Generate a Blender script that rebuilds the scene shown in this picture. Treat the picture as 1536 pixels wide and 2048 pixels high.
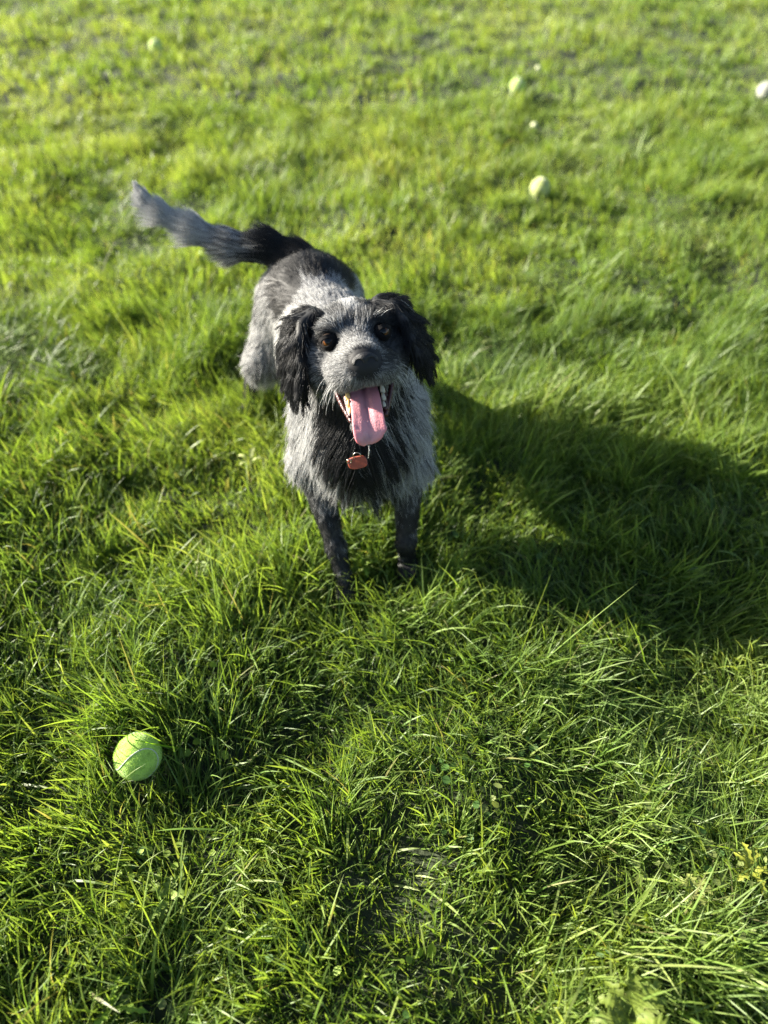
import bpy, math
import numpy as np
from mathutils import Vector, kdtree

# ------------------------------------------------------------------ camera, sky, sun, exposure
sc = bpy.context.scene
for _o in list(bpy.data.objects):
    bpy.data.objects.remove(_o)
COL = sc.collection
PITCH, CAM_H, FPX = math.radians(47.0), 1.05, 1420.0      # focal length in pixels of the 1536x2048 photograph
cam_d = bpy.data.cameras.new('camera')
cam = bpy.data.objects.new('camera', cam_d); COL.objects.link(cam)
cam.location = (0, 0, CAM_H)
cam.rotation_euler = (math.pi / 2 - PITCH, 0, 0)
cam_d.sensor_fit = 'VERTICAL'; cam_d.sensor_height = 36.0; cam_d.lens = 36.0 * FPX / 2048
cam_d.clip_start = 0.02; cam_d.clip_end = 1000
cam_d.dof.use_dof = True; cam_d.dof.focus_distance = 1.0; cam_d.dof.aperture_fstop = 1.9
sc.camera = cam

SUN_EL = math.radians(21.0)
SUN_AZ = (-1.0, 0.27)                                      # towards the sun, on the ground
_n = math.hypot(*SUN_AZ)
SUN_DIR = Vector((SUN_AZ[0] / _n * math.cos(SUN_EL), SUN_AZ[1] / _n * math.cos(SUN_EL), math.sin(SUN_EL)))
world = bpy.data.worlds.new('World'); sc.world = world; world.use_nodes = True
wn = world.node_tree; wn.nodes.clear()
sky = wn.nodes.new('ShaderNodeTexSky'); sky.sky_type = 'NISHITA'; sky.sun_disc = False
sky.sun_elevation = SUN_EL; sky.sun_rotation = math.atan2(SUN_AZ[0], SUN_AZ[1]) % (2 * math.pi)
bgn = wn.nodes.new('ShaderNodeBackground'); bgn.inputs['Strength'].default_value = 0.05
wo = wn.nodes.new('ShaderNodeOutputWorld')
wn.links.new(sky.outputs[0], bgn.inputs[0]); wn.links.new(bgn.outputs[0], wo.inputs[0])
sun_d = bpy.data.lights.new('sun', 'SUN'); sun_d.energy = 5.0; sun_d.angle = math.radians(0.5); sun_d.color = (1.0, 0.93, 0.80)
sun = bpy.data.objects.new('sun', sun_d); COL.objects.link(sun)
sun.rotation_euler = SUN_DIR.to_track_quat('Z', 'Y').to_euler()
sun.location = SUN_DIR * 20
sc.view_settings.view_transform = 'Standard'; sc.view_settings.look = 'None'
sc.view_settings.gamma = 1.0; sc.view_settings.use_curve_mapping = False
sc.view_settings.exposure = 2.4
sc.render.engine = 'CYCLES'
sc.cycles.max_bounces = 8; sc.cycles.diffuse_bounces = 2; sc.cycles.glossy_bounces = 3; sc.cycles.transmission_bounces = 6
sc.cycles.use_denoising = True; sc.cycles.denoiser = 'OPENIMAGEDENOISE'; sc.cycles.denoising_input_passes = 'RGB_ALBEDO_NORMAL'; sc.cycles.denoising_prefilter = 'NONE'
sc.cycles_curves.shape = 'RIBBONS'; sc.cycles_curves.subdivisions = 2

rng = np.random.default_rng(11)

# ------------------------------------------------------------------ helpers
CF = np.array([0, math.cos(PITCH), -math.sin(PITCH)]); CU = np.array([0, math.sin(PITCH), math.cos(PITCH)])
def ray(px, py):
    return CF + CU * (-(py - 1024) / FPX) + np.array([(px - 768) / FPX, 0, 0])
def at_z(px, py, z):
    r = ray(px, py); return r * ((z - CAM_H) / r[2]) + np.array([0, 0, CAM_H])
def at_y(px, py, y):
    r = ray(px, py); return r * (y / r[1]) + np.array([0, 0, CAM_H])
def unit(v):
    v = np.asarray(v, float); return v / np.maximum(np.linalg.norm(v, axis=-1, keepdims=True), 1e-9)
def _hash(ix, iy, iz, seed):
    h = (ix.astype(np.int64) * 374761393 + iy.astype(np.int64) * 668265263 + iz.astype(np.int64) * 2147483647 + seed * 1274126177) & 0xffffffff
    h = ((h ^ (h >> 13)) * 1274126177) & 0xffffffff
    h = ((h ^ (h >> 16)) * 2246822519) & 0xffffffff
    return ((h ^ (h >> 15)) & 0xffffff) / float(0xffffff)
def noise(p, scale, seed=0):
    """smooth value noise in [0,1]; p is (n,2) or (n,3), scale is the wavelength in metres"""
    q = np.asarray(p, float) / scale
    if q.shape[1] == 2: q = np.column_stack([q, np.zeros(len(q)) + .37])
    i = np.floor(q).astype(np.int64); f = q - i; f = f * f * (3 - 2 * f)
    out = 0
    for dx in (0, 1):
        for dy in (0, 1):
            for dz in (0, 1):
                w = (f[:, 0] if dx else 1 - f[:, 0]) * (f[:, 1] if dy else 1 - f[:, 1]) * (f[:, 2] if dz else 1 - f[:, 2])
                out = out + w * _hash(i[:, 0] + dx, i[:, 1] + dy, i[:, 2] + dz, seed)
    return out
def height(x, y):
    p = np.column_stack([np.asarray(x, float).ravel(), np.asarray(y, float).ravel()])
    h = (noise(p, .34, 1) - .5) * .034 + (noise(p, .14, 2) - .5) * .046 + (noise(p, .07, 4) - .5) * .020 + (noise(p, 1.3, 3) - .5) * .05
    h = h * (1 - .92 * np.exp(-((p[:, 0] + .05) ** 2 + (p[:, 1] - .82) ** 2) / .22 ** 2))
    r = np.hypot(p[:, 0], p[:, 1] - 1.0)
    return h * np.clip((14 - r) / 6, 0, 1)

def tag(o, label=None, cat=None, group=None, kind=None):
    if label: o['label'] = label
    if cat: o['category'] = cat
    if group: o['group'] = group
    if kind: o['kind'] = kind
    return o
def empty(name, loc):
    o = bpy.data.objects.new(name, None); o.location = loc; o.empty_display_size = .05; COL.objects.link(o); return o
def add_obj(name, data, mat=None, parent=None):
    o = bpy.data.objects.new(name, data); COL.objects.link(o)
    if mat and not data.materials: data.materials.append(mat)
    if parent: o.parent = parent
    return o
def mesh_np(name, verts, faces, smooth=True, cols=None):
    """verts (n,3); faces: one int array (m,k) or a list of them"""
    me = bpy.data.meshes.new(name)
    verts = np.asarray(verts, np.float32)
    if not isinstance(faces, list): faces = [faces]
    faces = [np.asarray(f, np.int32) for f in faces if len(f)]
    loops = np.concatenate([f.ravel() for f in faces]); counts = np.concatenate([np.full(len(f), f.shape[1], np.int32) for f in faces])
    me.vertices.add(len(verts)); me.vertices.foreach_set('co', verts.ravel())
    me.loops.add(len(loops)); me.loops.foreach_set('vertex_index', loops)
    me.polygons.add(len(counts)); st = np.zeros(len(counts), np.int32); st[1:] = np.cumsum(counts)[:-1]
    me.polygons.foreach_set('loop_start', st); me.polygons.foreach_set('loop_total', counts)
    me.polygons.foreach_set('use_smooth', np.full(len(counts), smooth, bool))
    if cols is not None:
        a = me.color_attributes.new('tint', 'FLOAT_COLOR', 'POINT')
        c4 = np.ones((len(verts), 4), np.float32); c4[:, :3] = cols
        a.data.foreach_set('color', c4.ravel())
    me.update(calc_edges=True); me.validate()
    return me
def sphere_np(nu=24, nv=16):
    v = [(0, 0, 1)]
    for j in range(1, nv):
        th = math.pi * j / nv
        for i in range(nu):
            ph = 2 * math.pi * i / nu
            v.append((math.sin(th) * math.cos(ph), math.sin(th) * math.sin(ph), math.cos(th)))
    v.append((0, 0, -1)); q = []; t = []
    for i in range(nu):
        t.append((0, 1 + i, 1 + (i + 1) % nu)); b = 1 + (nv - 2) * nu
        t.append((b + i, len(v) - 1, b + (i + 1) % nu))
    for j in range(nv - 2):
        for i in range(nu):
            a = 1 + j * nu; q.append((a + i, a + nu + i, a + nu + (i + 1) % nu, a + (i + 1) % nu))
    return np.array(v), [np.array(q), np.array(t)]
def tube_np(path, rad, n=8, closed=False):
    path = np.asarray(path, float); m = len(path)
    rad = np.broadcast_to(np.asarray(rad, float), (m,))
    if closed: tan = unit(np.roll(path, -1, 0) - np.roll(path, 1, 0))
    else: tan = unit(np.gradient(path, axis=0))
    up = np.array([.31, .17, .93]); a = unit(np.cross(tan, up)); b = np.cross(tan, a)
    ang = np.arange(n) * 2 * math.pi / n
    v = path[:, None] + rad[:, None, None] * (np.cos(ang)[None, :, None] * a[:, None] + np.sin(ang)[None, :, None] * b[:, None])
    v = v.reshape(-1, 3); q = []
    for i in range(m if closed else m - 1):
        i2 = (i + 1) % m
        for k in range(n): q.append((i * n + k, i * n + (k + 1) % n, i2 * n + (k + 1) % n, i2 * n + k))
    fs = [np.array(q)]
    if not closed:
        fs.append(np.array([list(range(n))[::-1], [(m - 1) * n + k for k in range(n)]]))
    return v, fs
def curves_np(name, pts, rad, cols, mat, parent):
    """pts (n,k,3), rad (n,k), cols (n,3): hair strands"""
    n, k = pts.shape[:2]
    hc = bpy.data.hair_curves.new(name); hc.add_curves([k] * n)
    hc.attributes['position'].data.foreach_set('vector', np.ascontiguousarray(pts, np.float32).ravel())
    ra = hc.attributes.get('radius') or hc.attributes.new('radius', 'FLOAT', 'POINT')
    ra.data.foreach_set('value', np.ascontiguousarray(rad, np.float32).ravel())
    ca = hc.attributes.new('tint', 'FLOAT_COLOR', 'CURVE')
    c4 = np.ones((n, 4), np.float32); c4[:, :3] = cols
    ca.data.foreach_set('color', c4.ravel())
    o = bpy.data.objects.new(name, hc); COL.objects.link(o); hc.materials.append(mat)
    if parent: o.parent = parent
    return o

# ------------------------------------------------------------------ materials
def mat_new(name):
    m = bpy.data.materials.new(name); m.use_nodes = True
    return m, m.node_tree.nodes, m.node_tree.links, m.node_tree.nodes['Principled BSDF']
def mat_plain(name, col, rough=.5, bump=0, bscale=200, var=0, **kw):
    m, N, L, P = mat_new(name)
    P.inputs['Base Color'].default_value = (*col, 1); P.inputs['Roughness'].default_value = rough
    for k, v in kw.items(): P.inputs[k.replace('_', ' ')].default_value = v
    tc = N.new('ShaderNodeTexCoord'); nz = N.new('ShaderNodeTexNoise')
    nz.inputs['Scale'].default_value = bscale; nz.inputs['Detail'].default_value = 3
    L.new(tc.outputs['Object'], nz.inputs['Vector'])
    if var:
        mx = N.new('ShaderNodeMix'); mx.data_type = 'RGBA'; mx.blend_type = 'MULTIPLY'; mx.inputs[0].default_value = 1
        mr = N.new('ShaderNodeMapRange'); mr.inputs['To Min'].default_value = 1 - var; mr.inputs['To Max'].default_value = 1 + var
        L.new(nz.outputs['Fac'], mr.inputs['Value']); mx.inputs[6].default_value = (*col, 1)
        L.new(mr.outputs[0], mx.inputs[7]); L.new(mx.outputs[2], P.inputs['Base Color'])
    if bump:
        b = N.new('ShaderNodeBump'); b.inputs['Strength'].default_value = bump; b.inputs['Distance'].default_value = .002
        L.new(nz.outputs['Fac'], b.inputs['Height']); L.new(b.outputs[0], P.inputs['Normal'])
    return m
def mat_tint(name, rough=.5, spec=.5, translucent=0, tmul=(1, 1, 1), **kw):
    """base colour from the 'tint' attribute; optional light shining through (leaves, blades)"""
    m, N, L, P = mat_new(name)
    at = N.new('ShaderNodeAttribute'); at.attribute_name = 'tint'
    L.new(at.outputs['Color'], P.inputs['Base Color'])
    P.inputs['Roughness'].default_value = rough; P.inputs['Specular IOR Level'].default_value = spec
    for k, v in kw.items(): P.inputs[k.replace('_', ' ')].default_value = v
    if translucent:
        tr = N.new('ShaderNodeBsdfTranslucent'); mx = N.new('ShaderNodeMixShader'); mx.inputs[0].default_value = translucent
        mu = N.new('ShaderNodeMix'); mu.data_type = 'RGBA'; mu.blend_type = 'MULTIPLY'; mu.inputs[0].default_value = 1
        L.new(at.outputs['Color'], mu.inputs[6]); mu.inputs[7].default_value = (*tmul, 1)
        L.new(mu.outputs[2], tr.inputs['Color'])
        out = N['Material Output']
        L.new(P.outputs[0], mx.inputs[1]); L.new(tr.outputs[0], mx.inputs[2]); L.new(mx.outputs[0], out.inputs['Surface'])
    return m
def mat_fur(name, rough=.45, spec=.28):
    m, N, L, P = mat_new(name)
    at = N.new('ShaderNodeAttribute'); at.attribute_name = 'tint'
    L.new(at.outputs['Color'], P.inputs['Base Color'])
    P.inputs['Roughness'].default_value = rough; P.inputs['Specular IOR Level'].default_value = spec
    tr = N.new('ShaderNodeBsdfTranslucent'); L.new(at.outputs['Color'], tr.inputs['Color'])
    mx = N.new('ShaderNodeMixShader'); mx.inputs[0].default_value = .25
    L.new(P.outputs[0], mx.inputs[1]); L.new(tr.outputs[0], mx.inputs[2]); L.new(mx.outputs[0], N['Material Output'].inputs['Surface'])
    return m
def mat_soil():
    m, N, L, P = mat_new('soil')
    tc = N.new('ShaderNodeTexCoord'); nz = N.new('ShaderNodeTexNoise'); nz.inputs['Scale'].default_value = 40; nz.inputs['Detail'].default_value = 6
    rp = N.new('ShaderNodeValToRGB')
    rp.color_ramp.elements[0].color = (.010, .016, .005, 1); rp.color_ramp.elements[1].color = (.030, .042, .012, 1)
    L.new(tc.outputs['Object'], nz.inputs['Vector']); L.new(nz.outputs['Fac'], rp.inputs[0]); L.new(rp.outputs[0], P.inputs['Base Color'])
    P.inputs['Roughness'].default_value = .9
    b = N.new('ShaderNodeBump'); b.inputs['Distance'].default_value = .01; L.new(nz.outputs['Fac'], b.inputs['Height']); L.new(b.outputs[0], P.inputs['Normal'])
    return m
M_SOIL = mat_soil()
M_GRASS = mat_tint('grass_blade', .50, .5, .48, (1.36, 1.25, .58))
M_LEAF = mat_tint('weed_leaf', .6, .35, .35, (1.2, 1.1, .5))
M_SKIN = mat_tint('dog_skin', .6, .3)
M_FUR = mat_fur('dog_hair')
M_NOSE = mat_plain('nose_leather', (.007, .007, .008), .45, .5, 900, 0, Specular_IOR_Level=.35)
M_EYE = mat_tint('eye_gloss', .06, .3)
M_LID = mat_plain('eyelid_skin', (.006, .0055, .006), .8, .3, 600, 0, Specular_IOR_Level=.15)
M_TONGUE = mat_tint('tongue_wet', .34, .5, Subsurface_Weight=.25, Subsurface_Radius=(.006, .002, .0015), Subsurface_Scale=1.0)
_N, _L = M_TONGUE.node_tree.nodes, M_TONGUE.node_tree.links
_nz = _N.new('ShaderNodeTexNoise'); _nz.inputs['Scale'].default_value = 420; _nz.inputs['Detail'].default_value = 4; _tc = _N.new('ShaderNodeTexCoord'); _bp = _N.new('ShaderNodeBump')
_bp.inputs['Strength'].default_value = .55; _bp.inputs['Distance'].default_value = .0012
_L.new(_tc.outputs['Object'], _nz.inputs['Vector']); _L.new(_nz.outputs['Fac'], _bp.inputs['Height']); _L.new(_bp.outputs[0], _N['Principled BSDF'].inputs['Normal'])
M_LIP = mat_plain('lip_skin', (.050, .013, .014), .3, .6, 500, .5)
M_TOOTH_Y = mat_plain('tooth_stained', (.50, .34, .13), .35, .2, 300, .25)
M_TOOTH_W = mat_plain('tooth_enamel', (.36, .34, .27), .35, .2, 300, .2)
M_COLLAR = mat_plain('collar_webbing', (.012, .012, .014), .8, .5, 900, .3)
M_TAG = mat_plain('tag_enamel', (.20, .034, .015), .5, .15, 250, .2)  # enamel darkened to stand in for the head's shadow on it
M_STEEL = mat_plain('ring_steel', (.45, .43, .36), .3, .1, 200, .1, Metallic=1.0)
M_DROOL = mat_plain('drool', (.9, .9, .9), .08, 0, 100, 0, Transmission_Weight=.85, IOR=1.33)
M_SEAM = mat_plain('seam_rubber', (.36, .40, .31), .8, .3, 500, .2)

# ------------------------------------------------------------------ ground
def axis(lo, hi, step, far):
    a = np.arange(lo, hi + 1e-6, step); g = step * 1.6; pl = [hi]; mi = [lo]
    while pl[-1] < far: pl.append(pl[-1] + g); mi.append(mi[-1] - g); g *= 1.5
    return np.concatenate([mi[:0:-1], a, pl[1:]])
gx, gy = axis(-3.4, 3.4, .04, 260), axis(-1.2, 7.2, .04, 260)
GX, GY = np.meshgrid(gx, gy)
gv = np.column_stack([GX.ravel(), GY.ravel(), height(GX, GY)])
nx, ny = len(gx), len(gy)
ii = (np.arange(ny - 1)[:, None] * nx + np.arange(nx - 1)[None]).ravel()
ground = add_obj('ground', mesh_np('ground', gv, np.column_stack([ii, ii + 1, ii + nx + 1, ii + nx])), M_SOIL)
tag(ground, 'dark soil under the lawn', 'ground', kind='structure')

# ------------------------------------------------------------------ places of the small things
BALLS = [  # px, py, what
    (276, 1512), (1080, 376), (1035, 173), (312, 93), (1531, 181)]
ball_pos = []
for px, py in BALLS:
    z = .045
    for _ in range(4):
        p = at_z(px, py, z); z = float(height([p[0]], [p[1]])[0]) + .0335 + (.012 if py > 1000 else .010)
    ball_pos.append(at_z(px, py, z))

# ------------------------------------------------------------------ grass
def blades(x, y, L, W, lean_dir, lean0, bend, seg, col, twist):
    """arrays of one value per blade -> verts, faces, colours of tapered, bent blades"""
    n = len(x); base = np.column_stack([x, y, height(x, y) - .004])
    d = np.column_stack([np.cos(lean_dir), np.sin(lean_dir), np.zeros(n)])
    wdir = lean_dir + math.pi / 2 + twist
    side = np.column_stack([np.cos(wdir), np.sin(wdir), np.zeros(n)])
    ang = lean0.copy(); p = base.copy(); V = []; C = []
    prof = np.interp(np.linspace(0, 1, seg + 1), [0, .3, .65, .9, 1], [.75, 1, .85, .42, 0])
    for s in range(seg + 1):
        t = s / seg
        w = side * (W * .5 * prof[s])[:, None]
        c = col + (np.array([.25, .31, .095]) - col) * (.38 * t)
        if s < seg:
            V.append(p - w); V.append(p + w); C.append(c); C.append(c)
        else: V.append(p); C.append(c)
        st = L / seg
        p = p + d * (np.sin(ang) * st)[:, None] + np.array([0, 0, 1.0]) * (np.cos(ang) * st)[:, None]
        ang = ang + bend / seg
        p[:, 2] = np.maximum(p[:, 2], base[:, 2] + .004 + .004 * t)
    k = 2 * seg + 1
    V = np.stack(V, 1).reshape(-1, 3); C = np.stack(C, 1).reshape(-1, 3)
    o = (np.arange(n) * k)[:, None]
    Q = np.concatenate([o + np.array([[2 * s, 2 * s + 1, 2 * s + 3, 2 * s + 2]]) for s in range(seg - 1)]) if seg > 1 else np.zeros((0, 4), int)
    T = o + np.array([[2 * seg - 2, 2 * seg - 1, 2 * seg]])
    return V, Q, T, C
def scatter(n, y0, y1, wx, dens=None):
    y = rng.uniform(y0, y1, n); x = rng.uniform(-1, 1, n) * wx(y)
    keep = rng.random(n) * wx(np.array([y1]))[0] < wx(y)          # even per area
    x, y = x[keep], y[keep]
    for bp in ball_pos:
        k = np.hypot(x - bp[0] + .014, y - bp[1]) > .040; x, y = x[k], y[k]
    return x, y
PAL = np.array([[.018, .065, .012], [.050, .125, .015], [.098, .186, .019], [.152, .238, .032], [.225, .285, .070]])
STRAW = np.array([.24, .22, .09])
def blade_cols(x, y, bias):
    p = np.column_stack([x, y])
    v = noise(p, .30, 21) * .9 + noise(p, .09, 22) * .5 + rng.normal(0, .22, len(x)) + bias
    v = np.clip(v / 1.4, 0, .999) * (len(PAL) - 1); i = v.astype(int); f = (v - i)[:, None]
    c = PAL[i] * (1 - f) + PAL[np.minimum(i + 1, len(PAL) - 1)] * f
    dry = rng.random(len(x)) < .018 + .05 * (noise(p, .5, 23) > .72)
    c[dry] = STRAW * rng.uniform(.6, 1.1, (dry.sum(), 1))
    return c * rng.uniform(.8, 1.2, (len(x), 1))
def grass_layer(n, y0, y1, wx, Lm, Ls, W0, W1, seg, bias, spread, lean_m, bend_m, tuft=.0):
    x, y = scatter(n, y0, y1, wx)
    if tuft:                                                       # gather part of the blades into tufts
        m = len(x); nt = max(1, m // 26); tx, ty = scatter(nt, y0, y1, wx)
        j = rng.integers(0, len(tx), m); g = rng.random(m) < tuft
        x = np.where(g, tx[j] + rng.normal(0, .011, m), x); y = np.where(g, ty[j] + rng.normal(0, .011, m), y)
    m = len(x); p = np.column_stack([x, y])
    lush = noise(p, .24, 31) * .35 + noise(p, .10, 32) * .65
    lush = np.clip((lush - .5) * 2.3 + .5, 0, 1)
    L = Lm * (.52 + .95 * lush + .12 * np.clip(y - 1.5, 0, 1)) * np.exp(rng.normal(0, Ls, m))
    for fx, fy in ((-.069, .735), (.043, .815)): L *= 1 - .5 * np.exp(-((x - fx) ** 2 + (y - fy) ** 2) / .060 ** 2)
    ang = noise(p, .42, 41) * 4 * math.pi + (noise(p, .10, 42) - .5) * 7 + rng.normal(0, spread, m)
    flat = np.clip((noise(p, .24, 43) - .55) * 3.0, 0, 1)          # trodden, combed-over patches
    lean = np.abs(rng.normal(lean_m, .24, m)) + flat * .60
    bend = np.abs(rng.normal(bend_m, .5, m)) + flat * .35
    W = rng.uniform(W0, W1, m)
    return blades(x, y, L, W, ang, lean, bend, seg, blade_cols(x, y, bias), rng.uniform(-1.57, 1.57, m))
wnear = lambda y: .62 + .50 * np.abs(y)
wfar = lambda y: .75 + .52 * np.abs(y)
parts = [  # bias darkens near and lightens far blade colours, imitating the backlit distance
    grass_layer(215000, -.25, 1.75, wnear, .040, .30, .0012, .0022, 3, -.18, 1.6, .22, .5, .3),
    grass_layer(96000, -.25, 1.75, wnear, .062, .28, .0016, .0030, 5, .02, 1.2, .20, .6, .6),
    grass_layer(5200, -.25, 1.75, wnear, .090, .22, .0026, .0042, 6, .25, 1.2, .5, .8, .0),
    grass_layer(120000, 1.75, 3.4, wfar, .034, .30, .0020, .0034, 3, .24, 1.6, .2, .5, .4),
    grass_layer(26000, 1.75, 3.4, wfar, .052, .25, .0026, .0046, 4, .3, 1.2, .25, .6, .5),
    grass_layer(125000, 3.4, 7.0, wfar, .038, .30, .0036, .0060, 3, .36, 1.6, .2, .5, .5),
    grass_layer(40000, 7.0, 13.0, wfar, .055, .30, .009, .015, 2, .05, 1.0, .4, .8, .4),
]
def special(p0, p1, top, w, col):
    """one long blade from root p0 to tip p1 (both on the ground plan) arching to height top"""
    t = np.linspace(0, 1, 9)[:, None]; p0, p1 = np.array(p0), np.array(p1)
    c = p0 * (1 - t) + p1 * t; c[:, 2] += top * np.sin(np.pi * np.clip(t[:, 0] * .8 + .05, 0, 1))
    s = unit(np.cross(p1 - p0, np.array([0, 0, .5]) + np.array(SUN_DIR))) * w * .5; pr = np.interp(t[:, 0], [0, .2, .7, 1], [.7, 1, .8, .02])[:, None]
    V = np.stack([c - s * pr, c + s * pr], 1).reshape(-1, 3)
    Q = np.array([[2 * i, 2 * i + 1, 2 * i + 3, 2 * i + 2] for i in range(8)])
    return V, Q, np.zeros((0, 3), int), np.tile(col, (len(V), 1))
bp = ball_pos[0]
sun_green = np.array([.16, .30, .02])
BU = np.array([0, math.sin(PITCH), math.cos(PITCH)]); BN = unit(np.array([0, 0, CAM_H]) - bp); BX = unit(np.cross(BU, BN))
def over_ball(pl, w, col):
    c = np.array([bp + x * BX + u * BU + q * BN for x, u, q in pl]); s = unit(np.cross(np.gradient(c, axis=0), unit(BN * .7 + np.array(SUN_DIR)))) * w * .5
    pr = np.linspace(1, .12, len(c))[:, None]; V = np.stack([c - s * pr, c + s * pr], 1).reshape(-1, 3)
    return V, np.array([[2 * i, 2 * i + 1, 2 * i + 3, 2 * i + 2] for i in range(len(c) - 1)]), np.zeros((0, 3), int), np.tile(col, (len(V), 1))
parts.append(over_ball([(.072, .001, -.022), (.055, .006, -.004), (.036, .011, .010), (.022, .015, .022), (.010, .019, .0305), (-.004, .0235, .0295), (-.016, .026, .0215)], .0050, sun_green * 1.3))  # blade colour brightened to look sunlit where the ball shades it
parts.append(over_ball([(.034, -.040, -.02), (.026, -.034, -.002), (.020, -.026, .012), (.012, -.016, .030)], .0020, sun_green * .8))
parts.append(over_ball([(.014, -.052, -.02), (.016, -.040, .000), (.012, -.030, .014), (.010, -.022, .028)], .0022, sun_green * .9))
parts.append(special(bp + np.array([.05, -.03, -.03]), bp + np.array([.006, -.03, .004]), .006, .0022, sun_green * .8))
parts.append(special(bp + np.array([.03, -.05, -.04]), bp + np.array([.034, -.012, .022]), .004, .002, sun_green * .7))
parts.append(special(at_z(430, 1660, .03), at_z(310, 1665, .05), .010, .004, np.array([.20, .33, .06])))
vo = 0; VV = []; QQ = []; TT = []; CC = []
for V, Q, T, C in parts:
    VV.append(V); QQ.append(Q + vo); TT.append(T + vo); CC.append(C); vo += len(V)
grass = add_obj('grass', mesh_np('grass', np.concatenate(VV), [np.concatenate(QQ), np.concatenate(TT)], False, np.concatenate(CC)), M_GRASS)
tag(grass, 'sunlit green lawn grass of fine and broad blades', 'grass', kind='stuff')
print('grass verts', vo)

# small round ground-cover leaves between the blades
def cover_leaves(spots):
    V = []; F = []; C = []; o = 0
    for cx, cy, sp, n, c0 in spots:
        for _ in range(n):
            x, y = cx + rng.normal(0, sp), cy + rng.normal(0, sp)
            if min(math.hypot(x - b[0], y - b[1]) for b in ball_pos) < .04: continue
            z = float(height([x], [y])[0]) + rng.uniform(.008, .034); r = rng.uniform(.003, .0065)
            a0 = rng.uniform(0, 6.28); t1, t2 = rng.normal(0, .45), rng.normal(0, .45); k = 7
            V.append((x, y, z - r * .18))
            for i in range(k):
                a = a0 + i * 2 * math.pi / k; rr = r * (1.25 if i == 0 else 1) * rng.uniform(.9, 1.08)
                dx, dy = rr * math.cos(a), rr * math.sin(a); V.append((x + dx, y + dy, z + dx * t1 + dy * t2))
            F += [(o, o + 1 + i, o + 1 + (i + 1) % k) for i in range(k)]
            C += [np.array(c0) * rng.uniform(.75, 1.25)] * (k + 1); o += k + 1
    return mesh_np('ground_cover', V, np.array(F), True, np.array(C))
pale, lime, deep = (.17, .21, .06), (.15, .22, .02), (.05, .11, .02)
spots = []
for px, py, sp, n, c in [(1420, 1790, .05, 70, pale), (1310, 1610, .03, 26, pale), (1480, 1700, .03, 30, pale), (1400, 1860, .04, 40, lime),
                         (300, 1750, .03, 30, lime), (240, 1830, .03, 24, lime), (560, 1890, .03, 24, deep), (730, 1130, .02, 30, lime),
                         (1130, 1370, .03, 24, deep), (900, 1000, .03, 50, lime), (150, 1260, .04, 30, lime), (380, 1150, .04, 40, lime),
                         (430, 1280, .03, 30, lime), (1180, 1950, .04, 30, deep), (90, 640, .06, 40, lime), (300, 560, .08, 40, lime)]:
    p = at_z(px, py, .02); spots.append((p[0], p[1], sp, n, c))
for _ in range(150):
    y = rng.uniform(.0, 2.4); x = rng.uniform(-1, 1) * wnear(y); spots.append((x, y, .02, int(rng.integers(3, 12)), [lime, deep, pale][rng.integers(0, 3)]))
cover = add_obj('ground_cover', cover_leaves(spots), M_LEAF)
tag(cover, 'tiny round pale green leaves creeping between the grass blades', 'ground cover', kind='stuff')

# ------------------------------------------------------------------ weeds one can pick out
def weed_leaf(L, W, lobes, curl, seed):
    r = np.random.default_rng(seed); n = lobes * 4 + 2; V = []; F = []
    for i in range(n + 1):
        t = i / n; w = W * (math.sin(math.pi * min(1, t * .88 + .1)) ** .8) * (1 if t < .98 else .15)
        w *= 1 - .52 * (i % 4 in (1, 2)) * (.3 if t > .85 else 1)
        y = L * t; z = L * .42 * math.sin(t * 2.1) - curl * L * t * t
        a, b = w * r.uniform(.65, 1.25), w * r.uniform(.65, 1.25); z += L * .010 * r.normal()
        V += [(-a * .5, y + .12 * a, z + .22 * a), (0, y, z), (b * .5, y + .12 * b, z + .22 * b)]
    for i in range(n):
        F += [(3 * i, 3 * i + 1, 3 * i + 4, 3 * i + 3), (3 * i + 1, 3 * i + 2, 3 * i + 5, 3 * i + 4)]
    return np.array(V), np.array(F)
def weed(px, py, leaves, L, W, col, label, lobes=4, group='broadleaf weeds in the lawn', lift=0.0, fan=None):
    p = at_z(px, py, .03); p[2] = float(height([p[0]], [p[1]])[0])
    root = empty('weed', p); tag(root, label, 'weed', group)
    for i in range(leaves):
        v, f = weed_leaf(L * rng.uniform(.75, 1.15), W * rng.uniform(.8, 1.15), lobes, rng.uniform(.1, .4), int(rng.integers(1e6)))
        a = (fan[0] + (fan[1] - fan[0]) * (i + .5) / leaves) if fan else i * 2.4 + rng.uniform(-.3, .3)
        c, s = math.cos(a), math.sin(a); R = np.array([[c, -s, 0], [s, c, 0], [0, 0, 1]])
        v = v @ R.T + np.array([0, 0, .012 + lift])
        cc = np.array(col) * rng.uniform(.75, 1.2); tv = np.tile(cc, (len(v), 1)); tv[1::3] *= 1.3
        add_obj('leaf', mesh_np('leaf', v, f, True, tv), M_LEAF, root)
    sv, sf = tube_np([(0, 0, -.01), (0, 0, .012 + lift * .6), (.001, 0, .016 + lift)], [.003, .0025, .002], 6)
    add_obj('stem', mesh_np('stem', sv, sf, True, np.tile(np.array(col) * .8, (len(sv), 1))), M_LEAF, root)
weed(1250, 2040, 9, .048, .022, (.13, .175, .024), 'yellow-green jagged-leaved weed, the largest in the lawn', 5, lift=.035)
weed(505, 945, 4, .034, .012, (.30, .34, .12), 'pale cream-green lobed weed leaf beside the dog', 3, lift=.03)
weed(330, 1790, 6, .034, .014, (.14, .20, .03), 'small lobed weed below the near tennis ball', 3, lift=.012)
weed(1400, 1775, 6, .030, .014, (.20, .23, .06), 'small pale weed among round leaves in combed-over grass', 3, lift=.01)
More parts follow.
